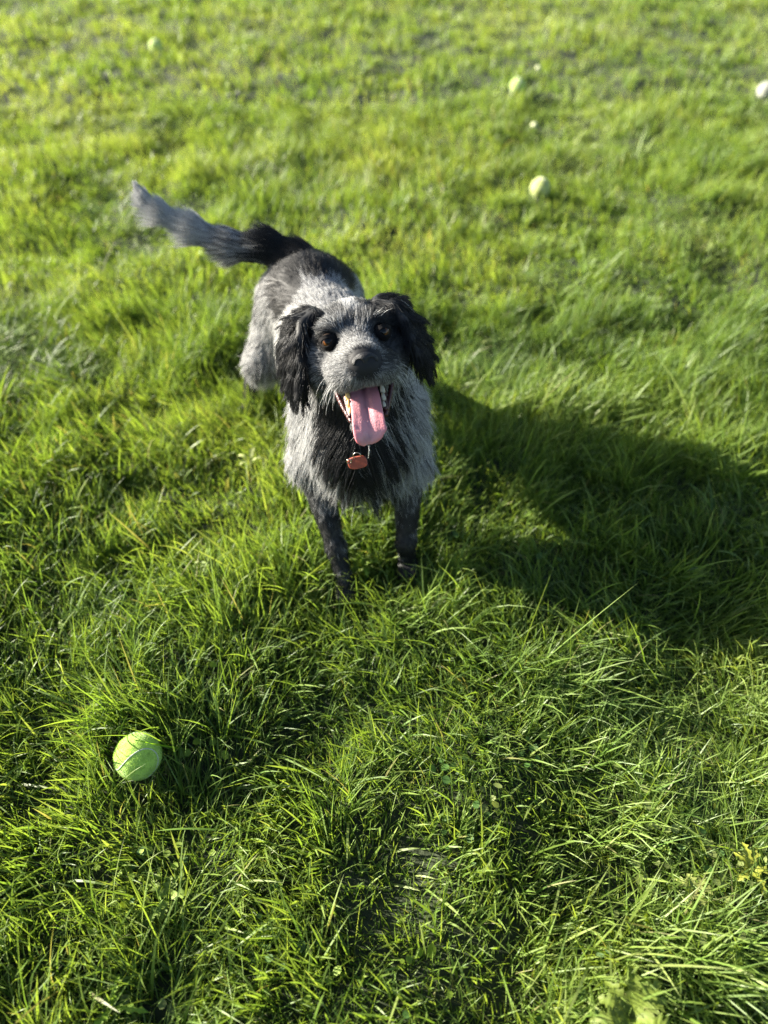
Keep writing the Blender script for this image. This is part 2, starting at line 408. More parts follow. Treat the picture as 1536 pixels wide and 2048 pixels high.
weed(725, 1135, 5, .030, .013, (.17, .26, .03), 'small bright weed between the dog\'s front paws', 3, lift=.02)
weed(1115, 1385, 5, .040, .014, (.10, .16, .02), 'dull green jagged weed just outside the dog\'s shadow', 4, lift=.01)
weed(215, 2010, 4, .045, .012, (.16, .26, .02), 'narrow bright green weed below the round-leaved patch', 3, lift=.02)
weed(1505, 1735, 6, .030, .014, (.22, .24, .03), 'small yellowish weed beside the pale round leaves', 3, lift=.015)

# ------------------------------------------------------------------ tennis balls
def felt_mat():
    m, N, L, P = mat_new('felt')
    tc = N.new('ShaderNodeTexCoord'); nz = N.new('ShaderNodeTexNoise'); nz.inputs['Scale'].default_value = 55; nz.inputs['Detail'].default_value = 5
    n2 = N.new('ShaderNodeTexNoise'); n2.inputs['Scale'].default_value = 900
    at = N.new('ShaderNodeObjectInfo')
    rp = N.new('ShaderNodeValToRGB'); rp.color_ramp.elements[0].color = (.62, .66, .62, 1); rp.color_ramp.elements[1].color = (1, 1, 1, 1)
    rp.color_ramp.elements[0].position = .3; rp.color_ramp.elements[1].position = .55
    mx = N.new('ShaderNodeMix'); mx.data_type = 'RGBA'; mx.blend_type = 'MULTIPLY'; mx.inputs[0].default_value = 1
    L.new(tc.outputs['Object'], nz.inputs['Vector']); L.new(tc.outputs['Object'], n2.inputs['Vector']); L.new(nz.outputs['Fac'], rp.inputs[0])
    L.new(at.outputs['Color'], mx.inputs[6]); L.new(rp.outputs[0], mx.inputs[7]); L.new(mx.outputs[2], P.inputs['Base Color'])
    b = N.new('ShaderNodeBump'); b.inputs['Strength'].default_value = .8; b.inputs['Distance'].default_value = .0015
    L.new(n2.outputs['Fac'], b.inputs['Height']); L.new(b.outputs[0], P.inputs['Normal'])
    P.inputs['Roughness'].default_value = .95; P.inputs['Sheen Weight'].default_value = .35; P.inputs['Specular IOR Level'].default_value = .15
    return m
M_FELT = felt_mat()
RB = .0335
sv, sf = sphere_np(48, 32)
sv = sv * RB * (1 + (noise(sv, .18, 77) - .5) * .02)[:, None]
ball_me = mesh_np('felt', sv, sf)
tt = np.linspace(0, 2 * math.pi, 120, endpoint=False); A_, B_ = .75, .25
seam_path = np.column_stack([A_ * np.cos(tt) + B_ * np.cos(3 * tt), A_ * np.sin(tt) - B_ * np.sin(3 * tt), 2 * math.sqrt(A_ * B_) * np.sin(2 * tt)])
seam_path = unit(seam_path) * RB * .994
stv, stf = tube_np(seam_path, .0011, 6, True)
seam_me = mesh_np('seam', stv, stf)
def tennis_ball(pos, rot, col, label, fuzz=False, group='tennis balls lying in the grass'):
    r = empty('tennis_ball', pos); r.rotation_euler = rot; tag(r, label, 'tennis ball', group)
    o = add_obj('felt_cover', ball_me, M_FELT, r); o.color = (*col, 1)
    add_obj('seam', seam_me, M_SEAM, r)
    if fuzz:
        n = 9000; d = unit(rng.normal(size=(n, 3))); k = np.min(np.linalg.norm(d[:, None] * RB - seam_path[None, ::2], axis=2), 1) > .0022
        d = d[k]; n = len(d); t = unit(d * .8 + rng.normal(0, .7, (n, 3))); l = rng.uniform(.0008, .0022, n)[:, None]
        p = np.stack([d * RB * .985, d * RB + t * l * .5, d * RB + t * l + rng.normal(0, .0004, (n, 3))], 1)
        c = np.array(col) * rng.uniform(.85, 1.25, (n, 1))
        curves_np('felt_fuzz', p, np.tile([.00012, .0001, .00005], (n, 1)), c, M_FUR, r)
tennis_ball(ball_pos[0], (.5, .9, 1.25), (.36, .54, .09), 'bright yellow-green tennis ball with a blade of grass across it', True)
tennis_ball(ball_pos[1], (1.1, .2, .6), (.38, .42, .14), 'pale faded yellow tennis ball, of the distant balls the nearest to the dog')
tennis_ball(ball_pos[2], (.3, .8, 1.6), (.34, .46, .12), 'yellow-green tennis ball in the distant grass beside a small pale blossom')
tennis_ball(ball_pos[3], (1.9, .4, .1), (.36, .46, .14), 'half-hidden tennis ball in the grass beyond the dog\'s tail')
tennis_ball(ball_pos[4], (.8, 1.4, .9), (.27, .27, .235), 'whitish worn tennis ball in the distant grass')
# small pale blossoms
def blossom(px, py, label):
    z = .05; p = at_z(px, py, z); zz = float(height([p[0]], [p[1]])[0]); p = at_z(px, py, zz + .055)
    r = empty('blossom', (p[0], p[1], zz)); tag(r, label, 'blossom', 'small pale blossoms in the grass')
    v, f = sphere_np(14, 10); v = v * .012 * (1 + .35 * (rng.random(len(v)) - .5))[:, None] * np.array([1, 1, .85]) + np.array([0, 0, .055])
    add_obj('flower_head', mesh_np('flower_head', v, f), M_BLOSSOM, r)
    v, f = tube_np([(0, 0, 0), (.001, 0, .03), (0, 0, .05)], .0012, 6)
    add_obj('stem', mesh_np('stem', v, f, True, np.tile((.08, .16, .02), (len(v), 1))), M_LEAF, r)
M_BLOSSOM = mat_plain('petal', (.42, .45, .26), .7, .8, 400, .3)
blossom(1077, 136, 'small cream blossom standing just beyond a distant tennis ball')
blossom(1069, 250, 'small cream blossom alone between two distant tennis balls')

#DOG#
# ------------------------------------------------------------------ dog: body surface from a smooth union of shapes
class Field:
    def __init__(s, lo, hi, h):
        s.lo = np.array(lo, float); s.h = h; s.n = np.ceil((np.array(hi) - s.lo) / h).astype(int) + 1
        s.v = np.full(s.n, .1, np.float32); s.prims = []
    def _box(s, lo, hi):
        a = np.clip(np.floor((lo - s.lo) / s.h).astype(int), 0, s.n - 1); b = np.clip(np.ceil((hi - s.lo) / s.h).astype(int) + 1, 1, s.n)
        g = np.meshgrid(*[s.lo[i] + s.h * np.arange(a[i], b[i]) for i in range(3)], indexing='ij')
        return tuple(slice(a[i], b[i]) for i in range(3)), np.stack(g, -1)
    def add(s, fn, lo, hi, k, region=None, cut=False):
        m = k + .02; sl, P = s._box(np.array(lo) - m, np.array(hi) + m)
        if P.size == 0: return
        d = fn(P).astype(np.float32); a = s.v[sl]
        if cut:
            d = -d; h = np.maximum(k - np.abs(a - d), 0) / k; s.v[sl] = np.maximum(a, d) + h * h * k / 4
        else:
            h = np.maximum(k - np.abs(a - d), 0) / k; s.v[sl] = np.minimum(a, d) - h * h * k / 4
            if region: s.prims.append((region, fn))
    def cap(s, p0, r0, p1, r1, region=None, k=.03, cut=False):
        p0, p1 = np.array(p0, float), np.array(p1, float); ab = p1 - p0; L2 = max(ab @ ab, 1e-12)
        def fn(P):
            t = np.clip(((P - p0) @ ab) / L2, 0, 1); return np.linalg.norm(P - p0 - t[..., None] * ab, axis=-1) - (r0 + (r1 - r0) * t)
        r = max(r0, r1); s.add(fn, np.minimum(p0, p1) - r, np.maximum(p0, p1) + r, k, region, cut)
    def ell(s, c, r, R=None, region=None, k=.03, cut=False):
        c, r = np.array(c, float), np.array(r, float); R = np.eye(3) if R is None else np.array(R)   # rows of R: own axes
        def fn(P):
            q = (P - c) @ R.T; k0 = np.linalg.norm(q / r, axis=-1); k1 = np.linalg.norm(q / r ** 2, axis=-1)
            return k0 * (k0 - 1) / np.maximum(k1, 1e-6)
        e = np.sqrt(((R * r[:, None]) ** 2).sum(0)); s.add(fn, c - e, c + e, k, region, cut)
    def mesh(s):
        v = s.v; ins = v < 0
        c = [ins[i:ins.shape[0] - 1 + i, j:ins.shape[1] - 1 + j, k:ins.shape[2] - 1 + k] for i in (0, 1) for j in (0, 1) for k in (0, 1)]
        sm = sum(x.astype(np.int8) for x in c); act = np.argwhere((sm > 0) & (sm < 8))
        cor = [(i, j, k) for i in (0, 1) for j in (0, 1) for k in (0, 1)]
        val = np.stack([v[act[:, 0] + i, act[:, 1] + j, act[:, 2] + k] for i, j, k in cor], 1)
        acc = np.zeros((len(act), 3)); cnt = np.zeros(len(act))
        for a in range(8):
            for b in range(a + 1, 8):
                if sum(abs(cor[a][q] - cor[b][q]) for q in range(3)) != 1: continue
                m = (val[:, a] < 0) != (val[:, b] < 0); t = val[m, a] / (val[m, a] - val[m, b])
                acc[m] += np.array(cor[a]) + t[:, None] * (np.array(cor[b]) - np.array(cor[a])); cnt[m] += 1
        V = s.lo + s.h * (act + acc / cnt[:, None])
        idx = np.full(v.shape, -1, np.int64); idx[act[:, 0], act[:, 1], act[:, 2]] = np.arange(len(act))
        Q = []
        for ax in range(3):
            o1, o2 = [(1, 2), (2, 0), (0, 1)][ax]
            s0 = [slice(None)] * 3; s1 = [slice(None)] * 3; s0[ax] = slice(0, -1); s1[ax] = slice(1, None)
            a, b = ins[tuple(s0)], ins[tuple(s1)]
            for flip in (0, 1):
                e = np.argwhere((a & ~b) if not flip else (~a & b)); e = e[(e[:, o1] > 0) & (e[:, o2] > 0)]
                d1 = np.zeros(3, int); d1[o1] = 1; d2 = np.zeros(3, int); d2[o2] = 1
                q = [idx[tuple((e - x).T)] for x in (0 * d1, d1, d1 + d2, d2)]
                q = np.stack(q if not flip else q[::-1], 1); Q.append(q[(q >= 0).all(1)])
        return V, np.concatenate(Q)

# head frame: x to the dog's left (picture right), y along the muzzle, z up; in centimetres
HYAW, HPIT, HROLL = math.radians(9), math.radians(32), math.radians(5)
HF = np.array([math.sin(HYAW) * math.cos(HPIT), -math.cos(HYAW) * math.cos(HPIT), math.sin(HPIT)])
HX = unit(np.cross([0, 0, 1.0], HF) * 1.0); HX = HX if HX[0] > 0 else -HX
HU = np.cross(HF, HX); HU = HU if HU[2] > 0 else -HU
HX, HU = HX * math.cos(HROLL) + HU * math.sin(HROLL), HU * math.cos(HROLL) - HX * math.sin(HROLL)
HO = at_y(711, 673, .862) - HF * .043
HM = np.stack([HX, HF, HU])                                   # rows
def hd(x, y, z): return HO + .01 * (x * HX + y * HF + z * HU)
def to_head(P): return ((P - HO) @ HM.T) * 100

B = Field((-.52, .66, -.03), (.19, 1.47, .60), .003)
# trunk
B.cap((-.045, .955, .290), .088, (-.095, 1.12, .288), .090, 'torso', .05)
B.cap((-.095, 1.12, .288), .090, (-.140, 1.245, .305), .083, 'torso', .05)
B.ell((-.148, 1.275, .318), (.080, .070, .076), None, 'rump', .05)
B.ell((-.040, .930, .265), (.084, .085, .095), None, 'chest', .05)
B.ell((-.037, .865, .270), (.062, .050, .075), None, 'chest', .05)
# neck
B.cap((-.045, .985, .335), .075, hd(0, -5, -3.5), .062, 'neck', .05)
B.cap((-.038, .90, .30), .066, hd(0, -3, -6), .050, 'neck', .05)
# shoulders, forelegs
EL, WL, PL = np.array((-.126, .895, .190)), at_z(672, 1095, .085), at_z(690, 1172, .035)
ER, WR, PR = np.array((.042, .885, .190)), at_z(812, 1085, .085), at_z(815, 1125, .035)
PL[2] = .022; PR[2] = .022
for E, W, P, s in ((EL, WL, PL, -1), (ER, WR, PR, 1)):
    B.cap((-.042 + s * .062, .945, .290), .045, E + np.array([0, .01, .03]), .038, 'shoulder', .04)
    B.cap(E + np.array([0, .008, .02]), .029, W, .0150, 'foreleg', .022)
    B.cap(W, .0150, P + np.array([0, .012, .010]), .0145, 'foreleg', .015)
    for dx in (-.012, -.004, .005, .013):
        B.cap(P + np.array([dx * .7, .012, 0]), .009, P + np.array([dx, -.020 + abs(dx) * .5, -.006]), .0078, 'paw', .006)
# hind legs
HL, HR = at_z(497, 790, .04), np.array((-.055, 1.345, .02)); HL[2] = .02
for H, s in ((HL, -1), (HR, 1)):
    hip = np.array((-.150 + s * .050, 1.275, .295)); knee = np.array((-.150 + s * .098, 1.225, .185)); hock = H + np.array([-s * .012, .050, .085])
    B.cap(hip, .052, knee, .036, 'thigh', .04); B.cap(hip + np.array([0, .03, -.02]), .044, knee + np.array([0, .05, -.01]), .032, 'thigh', .04)
    B.cap(knee, .036, hock, .017, 'hindleg', .025); B.cap(hock, .016, H + np.array([0, .012, .008]), .0145, 'hindleg', .015)
    for dx in (-.012, -.004, .005, .013):
        B.cap(H + np.array([dx * .7, .010, 0]), .009, H + np.array([dx, -.020 + abs(dx) * .5, -.006]), .0078, 'paw', .006)
# tail
TAIL = np.array([(-.165, 1.300, .375), at_y(540, 497, 1.315), at_y(470, 492, 1.32), at_y(395, 462, 1.335), at_y(325, 428, 1.35), at_y(288, 400, 1.36), at_y(274, 374, 1.365)])
TR = [.030, .025, .020, .015, .011, .008, .005]
for i in range(6): B.cap(TAIL[i], TR[i], TAIL[i + 1], TR[i + 1], 'tail', .02)
# skull, cheeks, brow, muzzle
B.ell(hd(0, -1.2, .4), (.058, .060, .047), HM, 'skull', .02)
for s in (-1, 1):
    B.ell(hd(s * 4.7, .0, -3.2), (.032, .045, .040), HM, 'cheek', .025)
    B.ell(hd(s * 2.9, 3.3, 1.7), (.020, .016, .012), HM, 'brow', .015)
    B.ell(hd(s * 2.9, 6.2, -4.5), (.024, .040, .023), HM, 'muzzle', .015)
    B.ell(hd(s * 1.75, 9.4, -4.6), (.019, .019, .017), HM, 'muzzle', .012)
B.cap(hd(0, 2.0, -1.9), .036, hd(0, 9.6, -3.1), .0245, 'muzzle', .02)
B.ell(hd(0, 10.4, -3.5), (.021, .014, .020), HM, 'muzzle', .012)
# lower jaw, hanging open, and the mouth between
B.cap(hd(0, .5, -6.0), .038, hd(-.6, 6.4, -11.0), .0185, 'jaw', .02)
B.ell(hd(-.7, 6.9, -11.6), (.020, .016, .013), HM, 'jaw', .012)
B.cap(hd(0, 2.8, -6.9), .024, hd(0, 9.0, -8.9), .022, None, .006, cut=True)
B.cap(hd(0, 4.5, -8.0), .019, hd(0, 8.6, -10.6), .017, None, .006, cut=True)
for s in (-1, 1):
    B.ell(hd(s * 3.9, 4.9, .05), (.0115, .0115, .0105), HM, None, .006, cut=True)      # eye sockets
    # ears: hanging flaps
    rows = [(4.6 if s < 0 else 5.0, -1.8, 4.2, 2.2, 1.1), (6.9, -1.4, 3.2, 2.7, 1.0), (8.0, -.7, .8, 3.1, .9), (8.4, -.2, -1.8, 3.1, .85), (8.6, .1, -4.2, 2.6, .8), (8.6, .2, -6.2, 1.6, .7)]
    if s > 0: rows = [(x + .22 * i, y + .1 * i, z + .1 * i, w, r) for i, (x, y, z, w, r) in enumerate(rows)]
    for (xa, ya, za, wa, ra), (xb, yb, zb, wb, rb) in zip(rows[:-1], rows[1:]):
        for u in (-1, -.5, 0, .5, 1):
            B.cap(hd(s * (xa - (.34 if s < 0 else .42) * u * wa + (.95 if s < 0 else .2)), ya + u * wa, za - .3 * u * u), ra * .01 * (1 - .25 * abs(u)), hd(s * (xb - (.34 if s < 0 else .42) * u * wb + (.95 if s < 0 else .2)), yb + u * wb, zb - .3 * u * u), rb * .01 * (1 - .25 * abs(u)), 'earl' if s < 0 else 'earr', .008)
bv, bq = B.mesh()
print('dog verts', len(bv))
DOG0 = np.array((-.08, 1.02, 0.0))
dog = empty('dog', DOG0)
tag(dog, 'panting black and grey roan dog with floppy black ears standing in grass', 'dog')

# ---- coat pattern and painted face shade: share of white hairs at a point
def regions(P):
    best = np.full(len(P), 9.0); lab = np.zeros(len(P), int)
    for i, (r, fn) in enumerate(B.prims):
        d = fn(P); m = d < best; best[m] = d[m]; lab[m] = i
    return np.array([p[0] for p in B.prims])[lab]
def sstep(a, b, x): t = np.clip((x - a) / (b - a), 0, 1); return t * t * (3 - 2 * t)
def tail_t(P):
    best = np.full(len(P), 9.0); out = np.zeros(len(P))
    for i in range(6):
        a, b = TAIL[i], TAIL[i + 1]; ab = b - a; t = np.clip((P - a) @ ab / (ab @ ab), 0, 1); d = np.linalg.norm(P - a - t[:, None] * ab, axis=1)
        m = d < best; best[m] = d[m]; out[m] = (i + t[m]) / 6
    return out
def mouth_mask(P):
    h = to_head(P); a, b = np.array([0, 2.5, -6.6]), np.array([0, 9.0, -8.6]); m = np.zeros(len(P), bool)
    for a, b, r in ((np.array([0, 2.8, -6.9]), np.array([0, 9.0, -8.9]), 2.55), (np.array([0, 4.5, -8.0]), np.array([0, 8.6, -10.6]), 1.95)):
        ab = b - a; t = np.clip((h - a) @ ab / (ab @ ab), 0, 1); m |= np.linalg.norm(h - a - t[:, None] * ab, axis=1) < r
    return m
def white_share(P, reg):
    h = to_head(P); n1 = noise(P, .045, 51); n2 = noise(P, .018, 52)
    w = np.full(len(P), .74)
    head = np.isin(reg, ['skull', 'cheek', 'brow', 'muzzle', 'jaw'])
    ax = np.abs(h[:, 0] - .2)
    wh = np.full(len(P), .36)                                                   # face: dark roan
    wh = np.where(reg == 'cheek', .45, wh)
    wh = np.where((reg == 'muzzle') | (reg == 'jaw'), .52, wh)
    blaze = (1 - sstep(.5, 1.5, ax)) * sstep(2.2, 4.2, h[:, 2]); wh = wh + (.95 - wh) * blaze
    mid = (1 - sstep(.6, 2.2, ax)) * sstep(-4, -1.5, h[:, 2]) * (1 - sstep(.5, 2.2, h[:, 2])); wh = wh + (.58 - wh) * mid * .8
    for s in (-1, 1):
        e = np.linalg.norm((h - np.array([s * 3.9, 4.6, 0])) * np.array([.8, .7, 1.0]), axis=1)
        wh = wh * (.10 + .90 * sstep(1.0, 2.1, e))
        br = np.linalg.norm((h - np.array([s * 2.3, 4.4, 2.3])) * np.array([.8, .6, 1.4]), axis=1); wh = wh + (.5 - wh) * (1 - sstep(.3, 1.3, br)) * .7
    nz_ = np.linalg.norm(h - np.array([0, 11.4, -3.2]), axis=1); wh = wh * (.5 + .5 * sstep(1.9, 2.5, nz_))
    wh = wh * (1 - .8 * sstep(1.3, 3.6, h[:, 0]) * sstep(-5.2, -3.0, h[:, 2]))  # dog's left face: black fur, with its deep shade painted in as well
    w = np.where(head, wh, w)
    w = np.where(np.isin(reg, ['earl', 'earr']), .035, w)
    thr = np.abs(P[:, 0] + .036) / .075
    wn = .08 + .22 * sstep(.32, .26, P[:, 2]) * (n1 > .35)
    wn = wn + (.80 - wn) * sstep(.40, 1.15, thr + (n1 - .5) * .9)
    wn = np.where(P[:, 2] < .215, np.maximum(wn, .6), wn)
    wn = np.where((P[:, 1] > .96), np.maximum(wn, .78), wn)
    w = np.where(np.isin(reg, ['neck', 'chest']), wn, w)
    w = np.where(reg == 'shoulder', .80 - .30 * (n1 > .6), w)
    w = np.where(reg == 'foreleg', np.where(P[:, 2] > .15, .26, .09) + .14 * (n2 > .7), w)
    w = np.where(reg == 'paw', .04, w)
    w = np.where(reg == 'thigh', .66, w)
    w = np.where(reg == 'hindleg', .06 + .6 * sstep(.15, .21, P[:, 2]), w)
    t = tail_t(P) + (n1 - .5) * .22; w = np.where(reg == 'tail', .06 + .66 * sstep(.10, .44, t) + .28 * sstep(.42, .65, t), w)
    blk = np.minimum.reduce([np.linalg.norm((P - np.array(c)) / np.array(r), axis=1) for c, r in
                             (((-.190, 1.200, .375), (.040, .075, .062)), ((-.120, 1.265, .395), (.095, .060, .05)), ((-.17, 1.31, .38), (.06, .06, .06)), ((-.06, 1.24, .39), (.03, .05, .04)))])
    bm = (1 - sstep(.82, 1.12, blk + (n1 - .5) * .35)) * np.isin(reg, ['torso', 'rump', 'thigh'])
    w = w * (1 - bm) + .03 * bm
    return np.clip(w + (n2 - .5) * .22 * (w > .12), .02, .98)
reg_v = regions(bv); w_v = white_share(bv, reg_v)
skin = (.006 + .10 * w_v)[:, None] * np.array([1, 1, 1.03])
skin[mouth_mask(bv)] = (.045, .010, .010)
skin[np.linalg.norm((to_head(bv) - np.array([0, 11.6, -3.1])) / np.array([2.5, 2.5, 2.4]), axis=1) < 1] = (.007, .007, .008)
body = add_obj('body', mesh_np('dog_body', bv - DOG0, bq, True, skin), M_SKIN, dog)

# ---- fur
tri = np.concatenate([bq[:, [0, 1, 2]], bq[:, [0, 2, 3]]])
tn = np.cross(bv[tri[:, 1]] - bv[tri[:, 0]], bv[tri[:, 2]] - bv[tri[:, 0]]); ta = np.linalg.norm(tn, axis=1) / 2
vn = np.zeros_like(bv)
for k in range(3): np.add.at(vn, tri[:, k], tn)
vn = unit(vn)
t_reg = reg_v[tri[:, 0]]
dens = {'torso': .9, 'rump': .9, 'chest': 1.1, 'neck': 1.2, 'shoulder': 1.0, 'foreleg': 1.3, 'paw': 1.2, 'thigh': .9, 'hindleg': .9, 'tail': 1.8, 'skull': 2.8, 'cheek': 2.8, 'brow': 2.6, 'muzzle': 4.6, 'jaw': 2.0, 'earl': 1.5, 'earr': 1.5}
pw = ta * np.array([dens[r] for r in t_reg]); pw /= pw.sum()
NH = 170000
ti = rng.choice(len(tri), NH, p=pw); u, v_ = rng.random(NH), rng.random(NH); fl = u + v_ > 1; u[fl] = 1 - u[fl]; v_[fl] = 1 - v_[fl]
bar = np.stack([1 - u - v_, u, v_], 1)[:, :, None]
HP = (bv[tri[ti]] * bar).sum(1); HN = unit((vn[tri[ti]] * bar).sum(1)); HR_ = t_reg[ti]
hh = to_head(HP)
ok = ~mouth_mask(HP)
for s in (-1, 1): ok &= np.linalg.norm((hh - np.array([s * 3.9, 5.0, .05])) * np.array([1, .8, 1.15]), axis=1) > .90
ok &= np.linalg.norm((hh - np.array([0, 11.6, -3.1])) / np.array([2.0, 2.0, 1.55]), axis=1) > 1.0
HP, HN, HR_, hh = HP[ok], HN[ok], HR_[ok], hh[ok]; n = len(HP)
is_ = lambda *r: np.isin(HR_, r)
# combing direction, length, lift, droop, wave
comb = np.tile([-.28, .95, -.25], (n, 1)).astype(float); Ln = np.full(n, .024); lift = np.full(n, .20); droop = np.full(n, .25); wave = np.full(n, .0010); clump = np.full(n, .65); rad = np.full(n, .00020)
comb[:, 2] -= .9 * (1 - np.clip(HN[:, 2], 0, 1))
m = is_('skull', 'cheek', 'brow', 'muzzle', 'jaw')
away = HP - hd(0, 12.5, -3.0); comb[m] = away[m]
m = is_('skull', 'brow'); Ln[m] = .017; lift[m] = .22; droop[m] = .05; wave[m] = .0008; clump[m] = .6; rad[m] = .00016
m = is_('cheek'); Ln[m] = .012; lift[m] = .26; droop[m] = .15; wave[m] = .0005; rad[m] = .00014
m = m & (hh[:, 1] < -1.5); Ln[m] = .026
m = is_('muzzle'); Ln[m] = .0062; lift[m] = .36; droop[m] = .05; wave[m] = .0002; clump[m] = .2; rad[m] = .00012
lip = m & (hh[:, 2] < -5.0); Ln[lip] = .0085; droop[lip] = .7
m = is_('jaw'); Ln[m] = .014; droop[m] = .6; comb[m] = (HP - hd(0, 8, -9))[m]
m = is_('earl', 'earr'); Ln[m] = np.where(hh[m, 2] > 2.5, .026, .030); lift[m] = .30; droop[m] = .75; wave[m] = .0034; clump[m] = .95; rad[m] = .00021
comb[m] = -HU * 1.0; s_ = np.sign(hh[:, 0])[:, None]; comb[m] += (HX * s_ * .5 - HF * .2)[m]
m = is_('neck', 'chest'); Ln[m] = .058; lift[m] = .22; droop[m] = .6; wave[m] = .0036; clump[m] = .96; rad[m] = .00023
sidew = np.sign(HP[:, 0] + .036)[:, None] * np.array([[.45, 0, 0]])
comb[m] = (np.array([0, -.12, -1.0]) + sidew)[m]
bk = m & (HN[:, 2] > .35) & (HP[:, 1] > .93); comb[bk] = (-.25, .95, -.1); Ln[bk] = .026
low = is_('chest') & (HP[:, 2] < .235); Ln[low] = .060; lift[low] = .36; droop[low] = .75
m = is_('shoulder'); Ln[m] = .036; comb[m] = (0, .25, -1); droop[m] = .5; wave[m] = .003; clump[m] = .92; rad[m] = .00022
m = is_('foreleg', 'hindleg'); Ln[m] = .009; comb[m] = (.15, -.2, -1); lift[m] = .32; droop[m] = .2; wave[m] = .0004; clump[m] = .3
fe = is_('foreleg') & (HN[:, 1] > .45) & (HP[:, 2] > .06); Ln[fe] = .017; lift[fe] = .4; droop[fe] = .5; wave[fe] = .002
m = is_('paw'); Ln[m] = .007; comb[m] = (0, -1, -.3); lift[m] = .15
m = is_('thigh', 'rump'); Ln[m] = .023; comb[m] = (comb + np.array([0, .1, -.6]))[m]; droop[m] = .45; wave[m] = .002; clump[m] = .6
m = is_('tail'); tt_ = tail_t(HP)
ti_ = np.clip((tt_ * 6).astype(int), 0, 5); tseg = unit(np.diff(TAIL, axis=0)); tknot = unit(np.concatenate([tseg[:1], tseg[:-1] + tseg[1:], tseg[-1:]])); tf_ = np.clip(tt_ * 6 - ti_, 0, 1)[:, None]; tdir = unit(tknot[ti_] * (1 - tf_) + tknot[ti_ + 1] * tf_); comb[m] = tdir[m]; Ln[m] = (.034 + .014 * np.sin(np.clip(tt_[m], 0, 1) * 3.0)) * (1 - .62 * sstep(.5, .95, tt_[m]))
lift[m] = .26; droop[m] = .10; wave[m] = .0007; clump[m] = .4
Ln *= np.exp(rng.normal(0, .16, n)) * (.8 + .4 * noise(HP, .03, 61))
fly = (wave > .0015) & (rng.random(n) < .05); Ln[fly] *= 1.3; lift[fly] += .14; droop[fly] *= .7
nv = np.stack([noise(HP, .022, 62 + i) - .5 for i in range(3)], 1)
comb = comb + np.linalg.norm(comb, axis=1, keepdims=True) * (nv * np.where(is_('neck', 'chest', 'shoulder'), .75, .42)[:, None] + rng.normal(0, .05, (n, 3)))
comb = unit(comb - HN * (comb * HN).sum(1, keepdims=True))
floor_ = np.full(n, .09); floor_[is_('skull', 'brow', 'cheek')] = .15; floor_[is_('muzzle')] = .22; floor_[is_('earl', 'earr', 'neck', 'chest', 'shoulder')] = .08
K = 7
d = unit(comb * (1 - lift)[:, None] + HN * lift[:, None]); p = HP - HN * .0004; G = np.array([0, 0, -1.0])
pts = [p.copy()]; lat = np.cross(comb, HN); ph = noise(HP, .02, 70) * 18; fr = 1.0 + noise(HP, .05, 71)
for i in range(1, K):
    t = i / (K - 1)
    dn = (d * HN).sum(1)
    d = unit(d + comb * .10 + G * (droop * .34)[:, None] + rng.normal(0, .03, (n, 3)))
    inn = (d * HN).sum(1); pen = np.minimum(inn - floor_ * (1 - .5 * t), 0); d = unit(d - HN * (pen * .9)[:, None])
    p = p + d * (Ln / (K - 1))[:, None]
    pts.append(p + lat * (wave * np.sin(ph + fr * t * 3.6) * t)[:, None] + HN * (wave * .6 * np.cos(ph * 1.3 + fr * t * 3.6) * t)[:, None])
pts = np.stack(pts, 1)
# locks: strands gather round guide strands
long_ = np.where(wave > .0015)[0]; gsel = np.concatenate([rng.choice(long_[~fly[long_]], min(len(long_), 1500), replace=False), rng.choice(np.where(wave <= .0015)[0], 8000, replace=False)])
kd = kdtree.KDTree(len(gsel))
for j, g in enumerate(gsel): kd.insert(HP[g], j)
kd.balance()
gi = gsel[np.array([kd.find(q)[1] for q in HP])]
samereg = (HR_[gi] == HR_)
tcl = np.linspace(0, 1, K)[None, :, None] ** .85
w_cl = (clump * samereg * rng.uniform(.6, 1.0, n) * np.where(fly, .15, 1))[:, None, None]
pts = pts + (pts[gi] - pts) * tcl * w_cl
WS = white_share(HP, HR_)
lockw = rng.random(n)[gi]
is_w = (rng.random(n) * .58 + lockw * .42) < WS
mixw = np.where(is_('skull', 'brow', 'cheek', 'muzzle', 'jaw', 'foreleg'), .35, .08)[:, None]
fcol = np.where(is_w[:, None], np.array([.50, .50, .495]) * rng.uniform(.5, 1.15, (n, 1)), np.array([.007, .0075, .009]) * rng.uniform(.6, 2.2, (n, 1)))
fcol = fcol * (1 - mixw) + mixw * (.009 + .46 * WS[:, None] ** 1.3) * np.array([.98, 1, 1.03])
prof = np.array([1, 1, .95, .85, .7, .5, .2])
coat = curves_np('coat', pts - DOG0, rad[:, None] * prof[None] * rng.uniform(.75, 1.2, (n, 1)), fcol, M_FUR, dog)
